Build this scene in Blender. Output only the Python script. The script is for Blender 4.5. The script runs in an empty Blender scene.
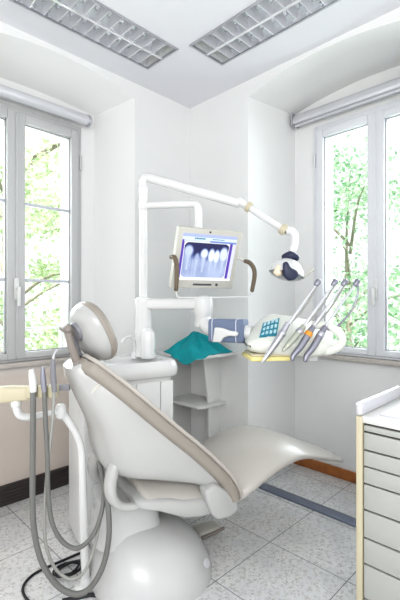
import bpy, bmesh, math, random
from mathutils import Vector, Matrix, noise
random.seed(7)
D = bpy.data
C = bpy.context.scene.collection
R45 = math.sqrt(.5)
F, EYE = 405.0, 1.30          # focal length in pixels, eye height in metres

def P(px, py, d):
    """world point seen at (px,py) at distance d in front of the viewer"""
    x = (px-200)/F*d
    return Vector((R45*(x+d), R45*(d-x), EYE-(py-300)*d/F))

def cam_dir(x, y): return Vector((R45*(x+y), R45*(y-x), 0))

# ------------------------------------------------------------------ mesh helpers
def merge(bm, sub, mat=None):
    if mat is not None: sub.transform(mat)
    me = D.meshes.new('tmp'); sub.to_mesh(me); sub.free()
    bm.from_mesh(me); D.meshes.remove(me)
    return bm

def box(bm, x0, x1, y0, y1, z0, z1, bev=0, seg=2, mat=None):
    b = bmesh.new()
    bmesh.ops.create_cube(b, size=1)
    for v in b.verts:
        v.co = Vector((x0+(v.co.x+.5)*(x1-x0), y0+(v.co.y+.5)*(y1-y0), z0+(v.co.z+.5)*(z1-z0)))
    if bev: bmesh.ops.bevel(b, geom=b.edges[:], offset=bev, segments=seg, affect='EDGES', profile=.5)
    return merge(bm, b, mat)

def spline(pts, n=6):
    pts = [Vector(p) for p in pts]
    if len(pts) < 3: return pts
    q = [2*pts[0]-pts[1]]+pts+[2*pts[-1]-pts[-2]]
    out = []
    for i in range(1, len(q)-2):
        p0, p1, p2, p3 = q[i-1:i+3]
        for k in range(n):
            t = k/n
            out.append(.5*((2*p1)+(p2-p0)*t+(2*p0-5*p1+4*p2-p3)*t*t+(3*p1-p0-3*p2+p3)*t**3))
    out.append(pts[-1])
    return out

def loft(bm, rings, cap=True):
    vs = [[bm.verts.new(p) for p in r] for r in rings]
    n = len(rings[0])
    for a, b in zip(vs, vs[1:]):
        for i in range(n):
            bm.faces.new((a[i], a[(i+1) % n], b[(i+1) % n], b[i]))
    if cap:
        bm.faces.new(vs[0][::-1]); bm.faces.new(vs[-1])
    bmesh.ops.recalc_face_normals(bm, faces=bm.faces[:])
    return bm

def tube(bm, pts, r, seg=12, n=6, flat=1.0, smooth=True, rounded=False):
    """r: radius or list of radii (one per control point)"""
    rs = r if isinstance(r, (list, tuple)) else [r]*len(pts)
    ctrl = [Vector(p) for p in pts]
    if smooth and len(ctrl) > 2:
        path = spline(ctrl, n)
        rr = []
        for i in range(len(ctrl)-1):
            for k in range(n): rr.append(rs[i]+(rs[i+1]-rs[i])*k/n)
        rr.append(rs[-1])
    else: path, rr = ctrl, list(rs)
    if rounded:
        t0 = (path[0]-path[1]).normalized(); t1 = (path[-1]-path[-2]).normalized()
        path = [path[0]+t0*rr[0]*.6, path[0]+t0*rr[0]*.35]+path+[path[-1]+t1*rr[-1]*.35, path[-1]+t1*rr[-1]*.6]
        rr = [rr[0]*.45, rr[0]*.82]+rr+[rr[-1]*.82, rr[-1]*.45]
    rings = []
    t = (path[1]-path[0]).normalized()
    up = Vector((0, 0, 1)) if abs(t.z) < .9 else Vector((1, 0, 0))
    u = t.cross(up).normalized()
    for i, p in enumerate(path):
        a = path[max(0, i-1)]; b = path[min(len(path)-1, i+1)]
        t = (b-a)
        t = t.normalized() if t.length > 1e-9 else Vector((0, 0, 1))
        u = (u-t*u.dot(t)).normalized()
        w = t.cross(u)
        rings.append([p+u*math.cos(6.2832*k/seg)*rr[i]+w*math.sin(6.2832*k/seg)*rr[i]*flat for k in range(seg)])
    b = bmesh.new(); loft(b, rings)
    return merge(bm, b)

def lathe(bm, prof, seg=24, mat=None, cap=True):
    b = bmesh.new()
    rings = [[Vector((r*math.cos(6.2832*k/seg), r*math.sin(6.2832*k/seg), z)) for k in range(seg)] for r, z in prof]
    loft(b, rings, cap)
    return merge(bm, b, mat)

def prism(bm, poly, a0, a1, axis='z', bev=0, seg=2):
    """poly: 2d outline; axis z: (x,y), y: (x,z), x: (y,z)"""
    b = bmesh.new()
    def mk(p, a):
        return {'z': (p[0], p[1], a), 'y': (p[0], a, p[1]), 'x': (a, p[0], p[1])}[axis]
    A = [b.verts.new(mk(p, a0)) for p in poly]; B = [b.verts.new(mk(p, a1)) for p in poly]
    n = len(poly)
    for i in range(n): b.faces.new((A[i], A[(i+1) % n], B[(i+1) % n], B[i]))
    b.faces.new(A[::-1]); b.faces.new(B)
    bmesh.ops.recalc_face_normals(b, faces=b.faces[:])
    if bev: bmesh.ops.bevel(b, geom=b.edges[:], offset=bev, segments=seg, affect='EDGES', profile=.5)
    return merge(bm, b)

def align(p, d, x=None):
    """matrix with local z along d at p"""
    d = Vector(d).normalized()
    return Matrix.Translation(Vector(p)) @ d.to_track_quat('Z', 'Y').to_matrix().to_4x4()

def sup(cx, cy, a, b, n=24, e=2.5):
    out = []
    for k in range(n):
        t = 6.2832*k/n
        c, s = math.cos(t), math.sin(t)
        out.append((cx+a*math.copysign(abs(c)**(2/e), c), cy+b*math.copysign(abs(s)**(2/e), s)))
    return out

# ------------------------------------------------------------------ object helpers
def bm_new(): return bmesh.new()

def obj(name, bm, m, parent=None, local=False, angle=35):
    me = D.meshes.new(name)
    if parent is not None and not local:
        bm.transform(WM[parent.name].inverted())
    bm.to_mesh(me); bm.free()
    for p in me.polygons: p.use_smooth = True
    me.set_sharp_from_angle(angle=math.radians(angle))
    o = D.objects.new(name, me); C.objects.link(o)
    me.materials.append(m)
    if parent is not None:
        o.parent = parent; WM[o.name] = WM[parent.name].copy()
    else: WM[o.name] = Matrix.Identity(4)
    return o
WM = {}

def tag(o, label=None, cat=None, group=None, kind=None):
    if label: o['label'] = label
    if cat: o['category'] = cat
    if group: o['group'] = group
    if kind: o['kind'] = kind
    return o

def thing(name, label, cat, loc=(0, 0, 0), rz=0, group=None):
    o = D.objects.new(name, None); C.objects.link(o)
    o.empty_display_size = .1
    o.location = loc; o.rotation_euler = (0, 0, rz)
    WM[o.name] = Matrix.Translation(Vector(loc)) @ Matrix.Rotation(rz, 4, 'Z')
    return tag(o, label, cat, group)

def single(name, bm, m, label, cat, group=None, loc=None, **k):
    """a thing that is one mesh, with its origin at its base"""
    if loc is None:
        co = [v.co for v in bm.verts]
        loc = ((min(c.x for c in co)+max(c.x for c in co))/2, (min(c.y for c in co)+max(c.y for c in co))/2, min(c.z for c in co))
    bm.transform(Matrix.Translation(-Vector(loc)))
    o = obj(name, bm, m, **k); o.location = loc
    WM[o.name] = Matrix.Translation(Vector(loc))
    return tag(o, label, cat, group)

def struct(name, bm, m, **k): return tag(obj(name, bm, m, **k), kind='structure')

# ------------------------------------------------------------------ materials
def mat(name, col, rough=.5, metal=0, var=.03, scale=6, bump=0, coat=0, emit=0, spec=.5):
    m = D.materials.new(name); m.use_nodes = True
    nt = m.node_tree; b = nt.nodes['Principled BSDF']
    b.inputs['Roughness'].default_value = rough
    b.inputs['Metallic'].default_value = metal
    b.inputs['Coat Weight'].default_value = coat
    b.inputs['Coat Roughness'].default_value = .08
    b.inputs['Specular IOR Level'].default_value = spec
    tc = nt.nodes.new('ShaderNodeTexCoord')
    nz = nt.nodes.new('ShaderNodeTexNoise'); nz.inputs['Scale'].default_value = scale; nz.inputs['Detail'].default_value = 4
    nt.links.new(tc.outputs['Object'], nz.inputs['Vector'])
    rp = nt.nodes.new('ShaderNodeValToRGB')
    rp.color_ramp.elements[0].position = .3; rp.color_ramp.elements[1].position = .7
    rp.color_ramp.elements[0].color = [max(0, c*(1-var)) for c in col]+[1]
    rp.color_ramp.elements[1].color = [min(1, c*(1+var)) for c in col]+[1]
    nt.links.new(nz.outputs['Fac'], rp.inputs['Fac'])
    nt.links.new(rp.outputs['Color'], b.inputs['Base Color'])
    if emit:
        nt.links.new(rp.outputs['Color'], b.inputs['Emission Color']); b.inputs['Emission Strength'].default_value = emit
    if bump:
        bp = nt.nodes.new('ShaderNodeBump'); bp.inputs['Strength'].default_value = bump; bp.inputs['Distance'].default_value = .01
        n2 = nt.nodes.new('ShaderNodeTexNoise'); n2.inputs['Scale'].default_value = scale*25
        nt.links.new(tc.outputs['Object'], n2.inputs['Vector'])
        nt.links.new(n2.outputs['Fac'], bp.inputs['Height']); nt.links.new(bp.outputs['Normal'], b.inputs['Normal'])
    return m

def grad_mat(name, top, bottom, z0, z1, rough=.8):
    """two real paint tones split softly by height"""
    m = mat(name, top, rough); nt = m.node_tree; b = nt.nodes['Principled BSDF']
    tc = nt.nodes.new('ShaderNodeTexCoord'); sp = nt.nodes.new('ShaderNodeSeparateXYZ')
    mr = nt.nodes.new('ShaderNodeMapRange'); mr.inputs[1].default_value = z0; mr.inputs[2].default_value = z1
    mx = nt.nodes.new('ShaderNodeMix'); mx.data_type = 'RGBA'
    nt.links.new(tc.outputs['Object'], sp.inputs[0]); nt.links.new(sp.outputs['Z'], mr.inputs[0])
    nt.links.new(mr.outputs[0], mx.inputs[0])
    mx.inputs[6].default_value = (*bottom, 1); mx.inputs[7].default_value = (*top, 1)
    nt.links.new(mx.outputs[2], b.inputs['Base Color'])
    return m

def glass_mat(name, tint=(.97, .99, .98), gloss=.6):
    m = D.materials.new(name); m.use_nodes = True; nt = m.node_tree
    nt.nodes.remove(nt.nodes['Principled BSDF'])
    out = nt.nodes['Material Output']
    tr = nt.nodes.new('ShaderNodeBsdfTransparent'); tr.inputs[0].default_value = (*tint, 1)
    gl = nt.nodes.new('ShaderNodeBsdfGlossy'); gl.inputs['Roughness'].default_value = .02
    fr = nt.nodes.new('ShaderNodeFresnel'); fr.inputs[0].default_value = 1.45
    ml = nt.nodes.new('ShaderNodeMath'); ml.operation = 'MULTIPLY'; ml.inputs[1].default_value = gloss
    mx = nt.nodes.new('ShaderNodeMixShader')
    nt.links.new(fr.outputs[0], ml.inputs[0]); nt.links.new(ml.outputs[0], mx.inputs[0])
    nt.links.new(tr.outputs[0], mx.inputs[1]); nt.links.new(gl.outputs[0], mx.inputs[2])
    nt.links.new(mx.outputs[0], out.inputs[0])
    return m

def floor_mat():
    m = mat('speckled_tile', (.6, .6, .6), .22, spec=.5); nt = m.node_tree; b = nt.nodes['Principled BSDF']
    L = nt.links.new
    tc = nt.nodes.new('ShaderNodeTexCoord'); sp = nt.nodes.new('ShaderNodeSeparateXYZ'); L(tc.outputs['Object'], sp.inputs[0])
    def mth(op, a, b_=None, c=None):
        n = nt.nodes.new('ShaderNodeMath'); n.operation = op
        for i, v in enumerate((a, b_, c)):
            if v is None: continue
            if isinstance(v, (int, float)): n.inputs[i].default_value = v
            else: L(v, n.inputs[i])
        return n.outputs[0]
    S = .43
    def edge(o, off):
        f = mth('FRACT', mth('DIVIDE', mth('ADD', o, 20*S-off), S))
        return mth('MINIMUM', f, mth('SUBTRACT', 1.0, f))
    e = mth('MINIMUM', edge(sp.outputs['X'], 1.804), edge(sp.outputs['Y'], 1.273))
    g = mth('LESS_THAN', e, .0048)
    def nz(scale, det, lo, hi):
        n = nt.nodes.new('ShaderNodeTexNoise'); n.inputs['Scale'].default_value = scale; n.inputs['Detail'].default_value = det; n.inputs['Roughness'].default_value = .7
        L(tc.outputs['Object'], n.inputs['Vector'])
        r = nt.nodes.new('ShaderNodeMapRange'); r.inputs[1].default_value = lo; r.inputs[2].default_value = hi
        L(n.outputs['Fac'], r.inputs[0]); return r.outputs[0]
    def mix(f, a, b_):
        x = nt.nodes.new('ShaderNodeMix'); x.data_type = 'RGBA'
        L(f, x.inputs[0])
        for i, v in ((6, a), (7, b_)):
            if isinstance(v, tuple): x.inputs[i].default_value = (*v, 1)
            else: L(v, x.inputs[i])
        return x.outputs[2]
    base = mix(nz(5, 3, .35, .65), (.68, .685, .70), (.80, .80, .79))
    base = mix(nz(42, 6, .50, .60), base, (.57, .56, .545))
    base = mix(mth('MULTIPLY', nz(85, 4, .55, .62), nz(9, 3, .45, .6)), base, (.33, .30, .27))
    base = mix(nz(60, 4, .60, .66), base, (.80, .80, .79))
    col = mix(g, base, (.17, .18, .20))
    L(col, b.inputs['Base Color'])
    rg = nt.nodes.new('ShaderNodeMapRange'); rg.inputs[3].default_value = .16; rg.inputs[4].default_value = .6
    L(g, rg.inputs[0]); L(rg.outputs[0], b.inputs['Roughness'])
    return m

M = dict(
    wall=mat('wall_paint', (.77, .77, .765), .85, var=.01, scale=2),
    wall_left=grad_mat('wall_paint_two_tone', (.77, .77, .765), (.66, .585, .53), .80, .90),
    ceil=mat('ceiling_paint', (.74, .74, .775), .9, var=.01, scale=2),
    floor=floor_mat(),
    frame=mat('window_paint_grey', (.50, .50, .50), .35, var=.01),
    frame_right=mat('window_paint', (.70, .71, .74), .35, var=.01),
    frame_grey=mat('window_seal', (.38, .38, .39), .5),
    sill=mat('stone_sill', (.50, .46, .43), .4, var=.1, scale=30),
    glass=glass_mat('window_glass'),
    muntin=mat('muntin', (.55, .56, .62), .4),
    wood=mat('wood_base', (.40, .15, .045), .4, var=.2, scale=20),
    dark_base=mat('dark_base', (.055, .045, .045), .45),
    alu=mat('aluminium', (.66, .66, .69), .3, .4),
    louvre=mat('louvre_metal', (.80, .80, .83), .2, .5),
    dish=mat('reflector', (.90, .91, .94), .06, .75),
    white=mat('gloss_white', (.71, .71, .705), .22, var=.01, coat=.4),
    shell=mat('chair_shell', (.455, .455, .445), .25, var=.01, coat=.25),
    base=mat('base_white', (.57, .57, .565), .25, var=.01, coat=.2),
    tray=mat('tray_plastic', (.72, .73, .67), .3, var=.01),
    satin=mat('satin_white', (.68, .68, .67), .4, var=.01),
    rim=mat('taupe_upholstery', (.31, .28, .245), .38, var=.03, spec=.5),
    rim_highlight=mat('taupe_rim_highlight', (.44, .41, .375), .35),
    seat=mat('pale_upholstery', (.46, .435, .405), .36, var=.02, coat=.2),
    mech=mat('taupe_plastic', (.25, .22, .20), .4),
    mech_grey=mat('dark_grey_plastic', (.22, .22, .24), .4),
    cream=mat('cream_plastic', (.56, .51, .37), .4),
    hose=mat('grey_hose', (.17, .17, .16), .5),
    hose_lt=mat('pale_hose', (.33, .33, .31), .5),
    black=mat('black_rubber', (.015, .015, .018), .4),
    steel=mat('brushed_steel', (.50, .50, .54), .28, .85),
    steel_dk=mat('dark_steel', (.29, .29, .34), .3, .6),
    green_grey=mat('olive_grey', (.45, .47, .40), .35, .4),
    bluegrey=mat('blue_grey_pad', (.16, .20, .30), .55, var=.08),
    navy=mat('navy_plastic', (.025, .03, .07), .35),
    teal=mat('teal_cloth', (.002, .30, .335), .85, var=.15, scale=14, bump=.2),
    yellow=mat('pale_yellow', (.80, .70, .30), .5),
    keypad=mat('keypad_teal', (.03, .22, .30), .4),
    key=mat('key_pale', (.45, .66, .72), .4),
    orange=mat('orange_ring', (.8, .33, .04), .4),
    brown=mat('brown_grip', (.14, .105, .07), .5),
    bezel=mat('bezel', (.56, .55, .50), .4),
    bezel_dk=mat('bezel_dark', (.08, .08, .09), .4),
    drawer=mat('drawer_front', (.44, .45, .425), .4, var=.01),
    carcass=mat('carcass_dark', (.07, .06, .055), .6),
    strip=mat('strip_metal', (.22, .25, .32), .35, .4),
    paper=mat('paper', (.82, .81, .88), .7),
    warm=mat('warm_reflector', (.90, .76, .58), .3),
    bark=mat('bark', (.34, .30, .25), .9, var=.3),
    grass=mat('lawn', (.10, .22, .05), .9, var=.3),
)

def leaf_mat(name, a, b_):
    m = D.materials.new(name); m.use_nodes = True; nt = m.node_tree; L = nt.links.new
    p = nt.nodes['Principled BSDF']; out = nt.nodes['Material Output']
    g = nt.nodes.new('ShaderNodeNewGeometry')
    rp = nt.nodes.new('ShaderNodeValToRGB'); rp.color_ramp.elements[0].color = (*a, 1); rp.color_ramp.elements[1].color = (*b_, 1)
    L(g.outputs['Random Per Island'], rp.inputs[0]); L(rp.outputs[0], p.inputs['Base Color'])
    p.inputs['Roughness'].default_value = .5
    t = nt.nodes.new('ShaderNodeBsdfTranslucent'); L(rp.outputs[0], t.inputs[0])
    mx = nt.nodes.new('ShaderNodeMixShader'); mx.inputs[0].default_value = .5
    L(p.outputs[0], mx.inputs[1]); L(t.outputs[0], mx.inputs[2]); L(mx.outputs[0], out.inputs[0])
    return m
M['leaf_a'] = leaf_mat('leaf_lime', (.44, .57, .30), (.90, .96, .76))
M['leaf_b'] = leaf_mat('leaf_cool', (.24, .44, .26), (.82, .95, .76))

# ------------------------------------------------------------------ room shell
ZC = 2.866
XF, XB = 2.285, 2.82      # right wall: face and niche back
YF, YB = 2.40, 2.70       # left wall: face and niche back

def floor_():
    b = bm_new(); box(b, -2.6, 3.15, -2.6, 3.05, -.2, 0); return struct('floor', b, M['floor'])
floor_()

LA = (.486, 1.686, 1.885, 2.187)   # left luminaire x0,x1,y0,y1
LB = (1.717, 2.005, .55, 1.80)
def ceiling_():
    b = bm_new()
    xs = sorted({-2.6, LA[0], LA[1], LB[0], LB[1], 3.15}); ys = sorted({-2.6, LA[2], LA[3], LB[2], LB[3], 3.05})
    for i in range(len(xs)-1):
        for j in range(len(ys)-1):
            cx, cy = (xs[i]+xs[i+1])/2, (ys[j]+ys[j+1])/2
            if any(q[0] < cx < q[1] and q[2] < cy < q[3] for q in (LA, LB)): continue
            box(b, xs[i], xs[i+1], ys[j], ys[j+1], ZC, ZC+.2)
    bmesh.ops.remove_doubles(b, verts=b.verts[:], dist=1e-5)
    box(b, -2.6, 3.15, -2.6, 3.05, ZC+.2, ZC+.25)
    return struct('ceiling', b, M['ceil'])
ceiling_()

def arch(c, hw, spring, rise, lo, hi, n=24):
    out = []
    for k in range(n+1):
        x = lo+(hi-lo)*k/n
        out.append((x, spring+max(0, rise*(1-((x-c)/hw)**2))))
    return out

b = bm_new()
prism(b, [(1.736, YF), (XF+.02, YF), (XF+.02, 3.02), (1.58, 3.02), (1.58, YB)], 0, ZC)
prism(b, [(-2.6, YF), (.624, YF), (.50, YB), (.50, 3.02), (-2.6, 3.02)], 0, ZC)
def lintel(b, front, back, f0, f1, swap):
    r0 = [Vector((u, f0, z)) for u, z in front]+[Vector((front[-1][0], f0, ZC)), Vector((front[0][0], f0, ZC))]
    r1 = [Vector((u, f1, z)) for u, z in back]+[Vector((back[-1][0], f1, ZC)), Vector((back[0][0], f1, ZC))]
    if swap: r0 = [Vector((p.y, p.x, p.z)) for p in r0]; r1 = [Vector((p.y, p.x, p.z)) for p in r1]
    q = bmesh.new(); loft(q, [r0, r1]); merge(b, q)
lintel(b, arch(1.18, .556, 2.762, .070, .624, 1.736), arch(1.04, .54, 2.672, .035, .50, 1.58), YF, YB, False)
W1 = (.54, 1.47, .90, 2.55)
for q in ((.5, 1.58, 0, W1[2]), (.5, 1.58, W1[3], ZC), (.5, W1[0], W1[2], W1[3]), (W1[1], 1.58, W1[2], W1[3])):
    box(b, q[0], q[1], YB, 3.02, q[2], q[3])
struct('wall_left', b, M['wall_left'])

b = bm_new()
prism(b, [(XF, 1.80), (XF, 3.02), (3.12, 3.02), (3.12, 1.75), (XB, 1.75)], 0, ZC)
prism(b, [(XF, -2.6), (XF, .60), (XB, .50), (3.12, .50), (3.12, -2.6)], 0, ZC)
lintel(b, arch(1.20, .60, 2.748, .088, .60, 1.80), arch(1.125, .625, 2.775, .078, .50, 1.75), XF, XB, True)
W2 = (.63, 1.578, .90, 2.62)
for q in ((.5, 1.76, 0, W2[2]), (.5, 1.76, W2[3], ZC), (.5, W2[0], W2[2], W2[3]), (W2[1], 1.76, W2[2], W2[3])):
    box(b, XB, 3.12, q[0], q[1], q[2], q[3])
struct('wall_right', b, M['wall'])

# baseboards
b = bm_new(); box(b, XB-.018, XB, .5, 1.755, 0, .075, .004)
struct('baseboard_right', b, M['wood'])
b = bm_new()
for k in range(5): box(b, .5, 1.585, YB-.03, YB, .012+k*.022, .03+k*.022, .003)
box(b, .5, 1.585, YB-.024, YB, 0, .125)
struct('baseboard_left', b, M['dark_base'])

# ------------------------------------------------------------------ windows
def window(name, to, u0, u1, z0, z1, muntins, hinges_at, fm):
    """to(u, v, z): u along the wall, v outwards from the wall's back face"""
    def bx(bm, a0, a1, v0, v1, c0, c1, bev=.004):
        p = to(a0, v0, 0); q = to(a1, v1, 0)
        box(bm, min(p[0], q[0]), max(p[0], q[0]), min(p[1], q[1]), max(p[1], q[1]), c0, c1, bev)
    um = (u0+u1)/2
    fb = bm_new(); t = .028
    bx(fb, u0, u0+t, -.012, .08, z0, z1); bx(fb, u1-t, u1, -.012, .08, z0, z1)
    bx(fb, u0+t, u1-t, -.012, .08, z1-t-.01, z1); bx(fb, u0+t, u1-t, -.012, .08, z0, z0+.018)
    w = struct(name, fb, fm)
    c = .055
    for s, (a0, a1) in enumerate(((u0+t+.002, um-.001), (um+.001, u1-t-.002))):
        cb = bm_new(); za, zb = z0+.02, z1-t-.012
        bx(cb, a0, a0+c, -.03, .05, za, zb); bx(cb, a1-c, a1, -.03, .05, za, zb)
        bx(cb, a0+c, a1-c, -.03, .05, zb-.058, zb); bx(cb, a0+c, a1-c, -.03, .05, za, za+.04)
        cas = obj('casement', cb, fm, w)
        g = bm_new(); bx(g, a0+c-.004, a1-c+.004, .012, .018, za+.036, zb-.054, 0)
        obj('glass_pane', g, M['glass'], cas)
        gk = bm_new()
        for e in (a0+c, a1-c-.006): bx(gk, e, e+.006, -.002, .012, za+.04, zb-.058, 0)
        bx(gk, a0+c, a1-c, -.002, .012, zb-.064, zb-.058, 0); bx(gk, a0+c, a1-c, -.002, .012, za+.04, za+.046, 0)
        obj('glass_seal', gk, M['frame_grey'], cas)
        for zm in muntins:
            mb = bm_new(); bx(mb, a0+c, a1-c, .0, .03, zm-.009, zm+.009, .002)
            obj('glazing_bar', mb, M['muntin'], cas)
    # cover strip on the meeting stiles, lever handle, hinges
    cb = bm_new(); bx(cb, um-.004, um+.012, -.036, -.028, z0+.03, z1-.05, .002); obj('cover_strip', cb, fm, w)
    hb = bm_new(); bx(hb, um-.018, um+.012, -.045, -.03, 1.30, 1.44, .004)
    h = obj('handle_plate', hb, M['satin'], w)
    hb = bm_new(); bx(hb, um-.014, um+.008, -.085, -.068, 1.26, 1.385, .006); bx(hb, um-.012, um+.006, -.075, -.04, 1.365, 1.385, .004)
    obj('lever', hb, M['satin'], h)
    for hz in (z0+.22, z1-.26):
        hb = bm_new(); p = to(hinges_at, -.024, 0); lathe(hb, [(.009, hz-.05), (.009, hz+.05)], 12, Matrix.Translation((p[0], p[1], 0)))
        obj('hinge', hb, fm, w)
    return w
w1 = window('window_1', lambda u, v, z: (u, YB+v, z), *W1, (1.431, 1.934), W1[1]-.014, M['frame'])
w2 = window('window_2', lambda u, v, z: (XB+v, u, z), *W2, (), W2[1]-.014, M['frame_right'])
b = bm_new(); box(b, .505, 1.575, YB-.05, YB+.02, .868, .899, .004); struct('trim_1', b, M['sill'])
b = bm_new(); box(b, XB-.05, XB+.02, .505, 1.748, .868, .899, .004); struct('trim_2', b, M['sill'])

# roller blinds
t = thing('roller_blind', 'silver round roller blind rolled up above the left window', 'blind', (1.0, YB-.06, 2.60))
b = bm_new(); lathe(b, [(.034, 0), (.036, .004), (.036, .95), (.034, .954)], 24, align((.53, YB-.07, 2.588), (1, 0, 0))); obj('roller_tube', b, M['alu'], t)
b = bm_new(); lathe(b, [(.04, 0), (.042, .003), (.042, .018), (.03, .024)], 24, align((1.483, YB-.07, 2.588), (1, 0, 0))); obj('end_cap', b, M['steel'], t)
b = bm_new(); box(b, .53, 1.50, YB-.03, YB-.001, 2.60, 2.625, .004); obj('wall_bracket', b, M['bezel'], t)
t = thing('roller_blind', 'silver boxy roller blind cassette above the right window', 'blind', (XB-.06, 1.1, 2.65))
b = bm_new(); prism(b, [(XB-.001, 2.665), (XB-.085, 2.665), (XB-.092, 2.685), (XB-.085, 2.72), (XB-.06, 2.742), (XB-.001, 2.742)], .52, 1.715, 'y', .004); obj('cassette', b, M['alu'], t)
b = bm_new(); box(b, XB-.10, XB-.001, 1.715, 1.725, 2.655, 2.752, .004); obj('end_cap', b, M['steel'], t)
b = bm_new(); box(b, XB-.07, XB-.05, .53, 1.71, 2.645, 2.664, .004); obj('bottom_bar', b, M['alu'], t)

# ------------------------------------------------------------------ ceiling luminaires
def luminaire(x0, x1, y0, y1, along, label):
    t = thing('ceiling_light', label, 'ceiling light', ((x0+x1)/2, (y0+y1)/2, ZC), 0, 'louvred ceiling lights')
    swap = along == 'y'
    u0, u1, v0, v1 = (y0, y1, x0, x1) if swap else (x0, x1, y0, y1)
    def bx(bm, a0, a1, c0, c1, z0, z1, bev=0):
        if swap: box(bm, c0, c1, a0, a1, z0, z1, bev)
        else: box(bm, a0, a1, c0, c1, z0, z1, bev)
    fb = bm_new(); f = .006
    bx(fb, u0-.006, u1+.006, v0-.006, v0+f, ZC-.006, ZC+.008); bx(fb, u0-.006, u1+.006, v1-f, v1+.006, ZC-.006, ZC+.008)
    bx(fb, u0-.006, u0+f, v0+f, v1-f, ZC-.006, ZC+.008); bx(fb, u1-f, u1+.006, v0+f, v1-f, ZC-.006, ZC+.008)
    obj('frame', fb, M['steel'], t)
    hb = bm_new(); bx(hb, u0+.002, u1-.002, v0+.002, v1-.002, ZC+.11, ZC+.12)
    bx(hb, u0+.002, u0+.006, v0+.002, v1-.002, ZC+.008, ZC+.11); bx(hb, u1-.006, u1-.002, v0+.002, v1-.002, ZC+.008, ZC+.11)
    obj('housing', hb, M['satin'], t)
    vm = (v0+v1)/2; hw = (v1-v0)/2-f
    rb = bm_new()
    for s in (-1, 1):           # slanted reflector wings of the two channels
        o_, i_ = vm+s*hw, vm+s*.006
        for (vb, vt) in ((o_, o_-s*.03), (i_, i_+s*.03)):
            pts = []
            for k in range(6):
                q = k/5; pts.append((vb+(vt-vb)*q*q, ZC+.003+.085*q))
            for (p, q) in zip(pts, pts[1:]):
                vs = [(u0+.006, *p), (u1-.006, *p), (u1-.006, *q), (u0+.006, *q)]
                rb.faces.new([rb.verts.new((y, x, z) if swap else (x, y, z)) for x, y, z in vs])
    obj('reflector', rb, M['dish'], t)
    n = 15; du = (u1-u0)/n
    lb = bm_new()
    for k in range(1, n):
        u = u0+k*du
        for s in (-1, 1):
            c0, c1 = sorted((vm+s*.008, vm+s*hw))
            pr = [(u-.002, ZC-.001), (u+.002, ZC-.001), (u+.008, ZC+.055), (u-.008, ZC+.055)]
            if swap: prism(lb, pr, c0, c1, 'x')   # (y,z)
            else: prism(lb, pr, c0, c1, 'y')
    bx(lb, u0+.006, u1-.006, vm-.008, vm+.008, ZC-.002, ZC+.006)
    obj('louvre', lb, M['louvre'], t)
    for s in (-1, 1):
        tb = bm_new(); c = vm+s*hw*.5
        d = (0, 1, 0) if swap else (1, 0, 0); p = (c, u0+.02, ZC+.08) if swap else (u0+.02, c, ZC+.08)
        lathe(tb, [(.008, 0), (.012, .004), (.012, u1-u0-.044), (.008, u1-u0-.04)], 12, align(p, d)); obj('tube_lamp', tb, M['white'], t)
luminaire(*LA, 'x', 'louvred ceiling light recessed nearer the left window')
luminaire(*LB, 'y', 'louvred ceiling light recessed nearer the right window')

# ------------------------------------------------------------------ floor strip
b = bm_new(); box(b, 2.262, 2.345, .60, 1.795, 0, .012, .004)
single('cable_cover', b, M['strip'], 'flat blue grey metal cable cover strip on the floor tiles', 'cable cover')

# ------------------------------------------------------------------ drawer cabinet
def cabinet():
    x0, y1 = 1.514, .664; x1, y0 = 1.93, .02
    t = thing('drawer_cabinet', 'pale grey drawer cabinet with cream corner post and silver rail', 'cabinet', ((x0+x1)/2, (y0+y1)/2, 0))
    b = bm_new(); box(b, x0+.012, x1, y0, y1-.018, .04, .836); box(b, x0+.04, x1, y0, y1-.02, 0, .04); obj('carcass', b, M['carcass'], t)
    b = bm_new(); box(b, x0+.015, x1, y1-.016, y1, 0, .836, .003); obj('side_panel', b, M['satin'], t)
    b = bm_new(); box(b, x0-.006, x1, y0, y1-.014, .838, .864, .004); obj('worktop', b, M['satin'], t)
    b = bm_new(); box(b, x0-.012, x0+.018, y1-.02, y1+.004, 0, .862, .005); obj('corner_post', b, M['cream'], t)
    b = bm_new(); box(b, x0-.016, x1, y1-.02, y1+.006, .864, .914, .010, 3); obj('rail', b, M['alu'], t)
    zs = [.834, .806, .737, .676, .612, .513, .408, .311, .18, .045]
    for a, c in zip(zs, zs[1:]):
        gap = .0035 if abs(c-.676) > .001 and abs(a-.676) > .001 else .0028
        b = bm_new(); box(b, x0-.004, x0+.014, y0, y1-.024, c+gap, a-gap, .002); obj('drawer', b, M['drawer'], t)
    b = bm_new(); box(b, x0+.05, x1-.04, y0+.02, y1-.06, .8645, .868, .001)
    single('paper_sheet', b, M['paper'], 'white sheet of paper lying on top of the drawer cabinet', 'paper')
cabinet()

# ------------------------------------------------------------------ corner shelf with cloth
t = thing('corner_shelf', 'white two tier corner shelf standing against the room corner', 'shelf', (2.15, 2.25, 0))
def cornershelf(name, ax, ay, z):
    b = bm_new()
    prism(b, [(XF-.001, YF-.001), (XF-ax, YF-.001), (XF-ax-.0, YF-ay+.03), (XF-ax+.03, YF-ay), (XF-.001, YF-ay-.01)], z-.02, z, 'z', .003)
    obj(name, b, M['satin'], t)
cornershelf('shelf_board', .41, .49, .92); cornershelf('shelf_board', .265, .38, .541)
b = bm_new(); prism(b, [(2.17, 0), (XF-.001, 0), (XF-.001, .90), (2.10, .90), (2.155, .541)], 2.065, 2.083, 'y', .002); obj('side_panel', b, M['satin'], t)
b = bm_new(); box(b, 1.88, XF-.002, YF-.012, YF-.001, 0, .90, .002); obj('back_panel', b, M['satin'], t)

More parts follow.
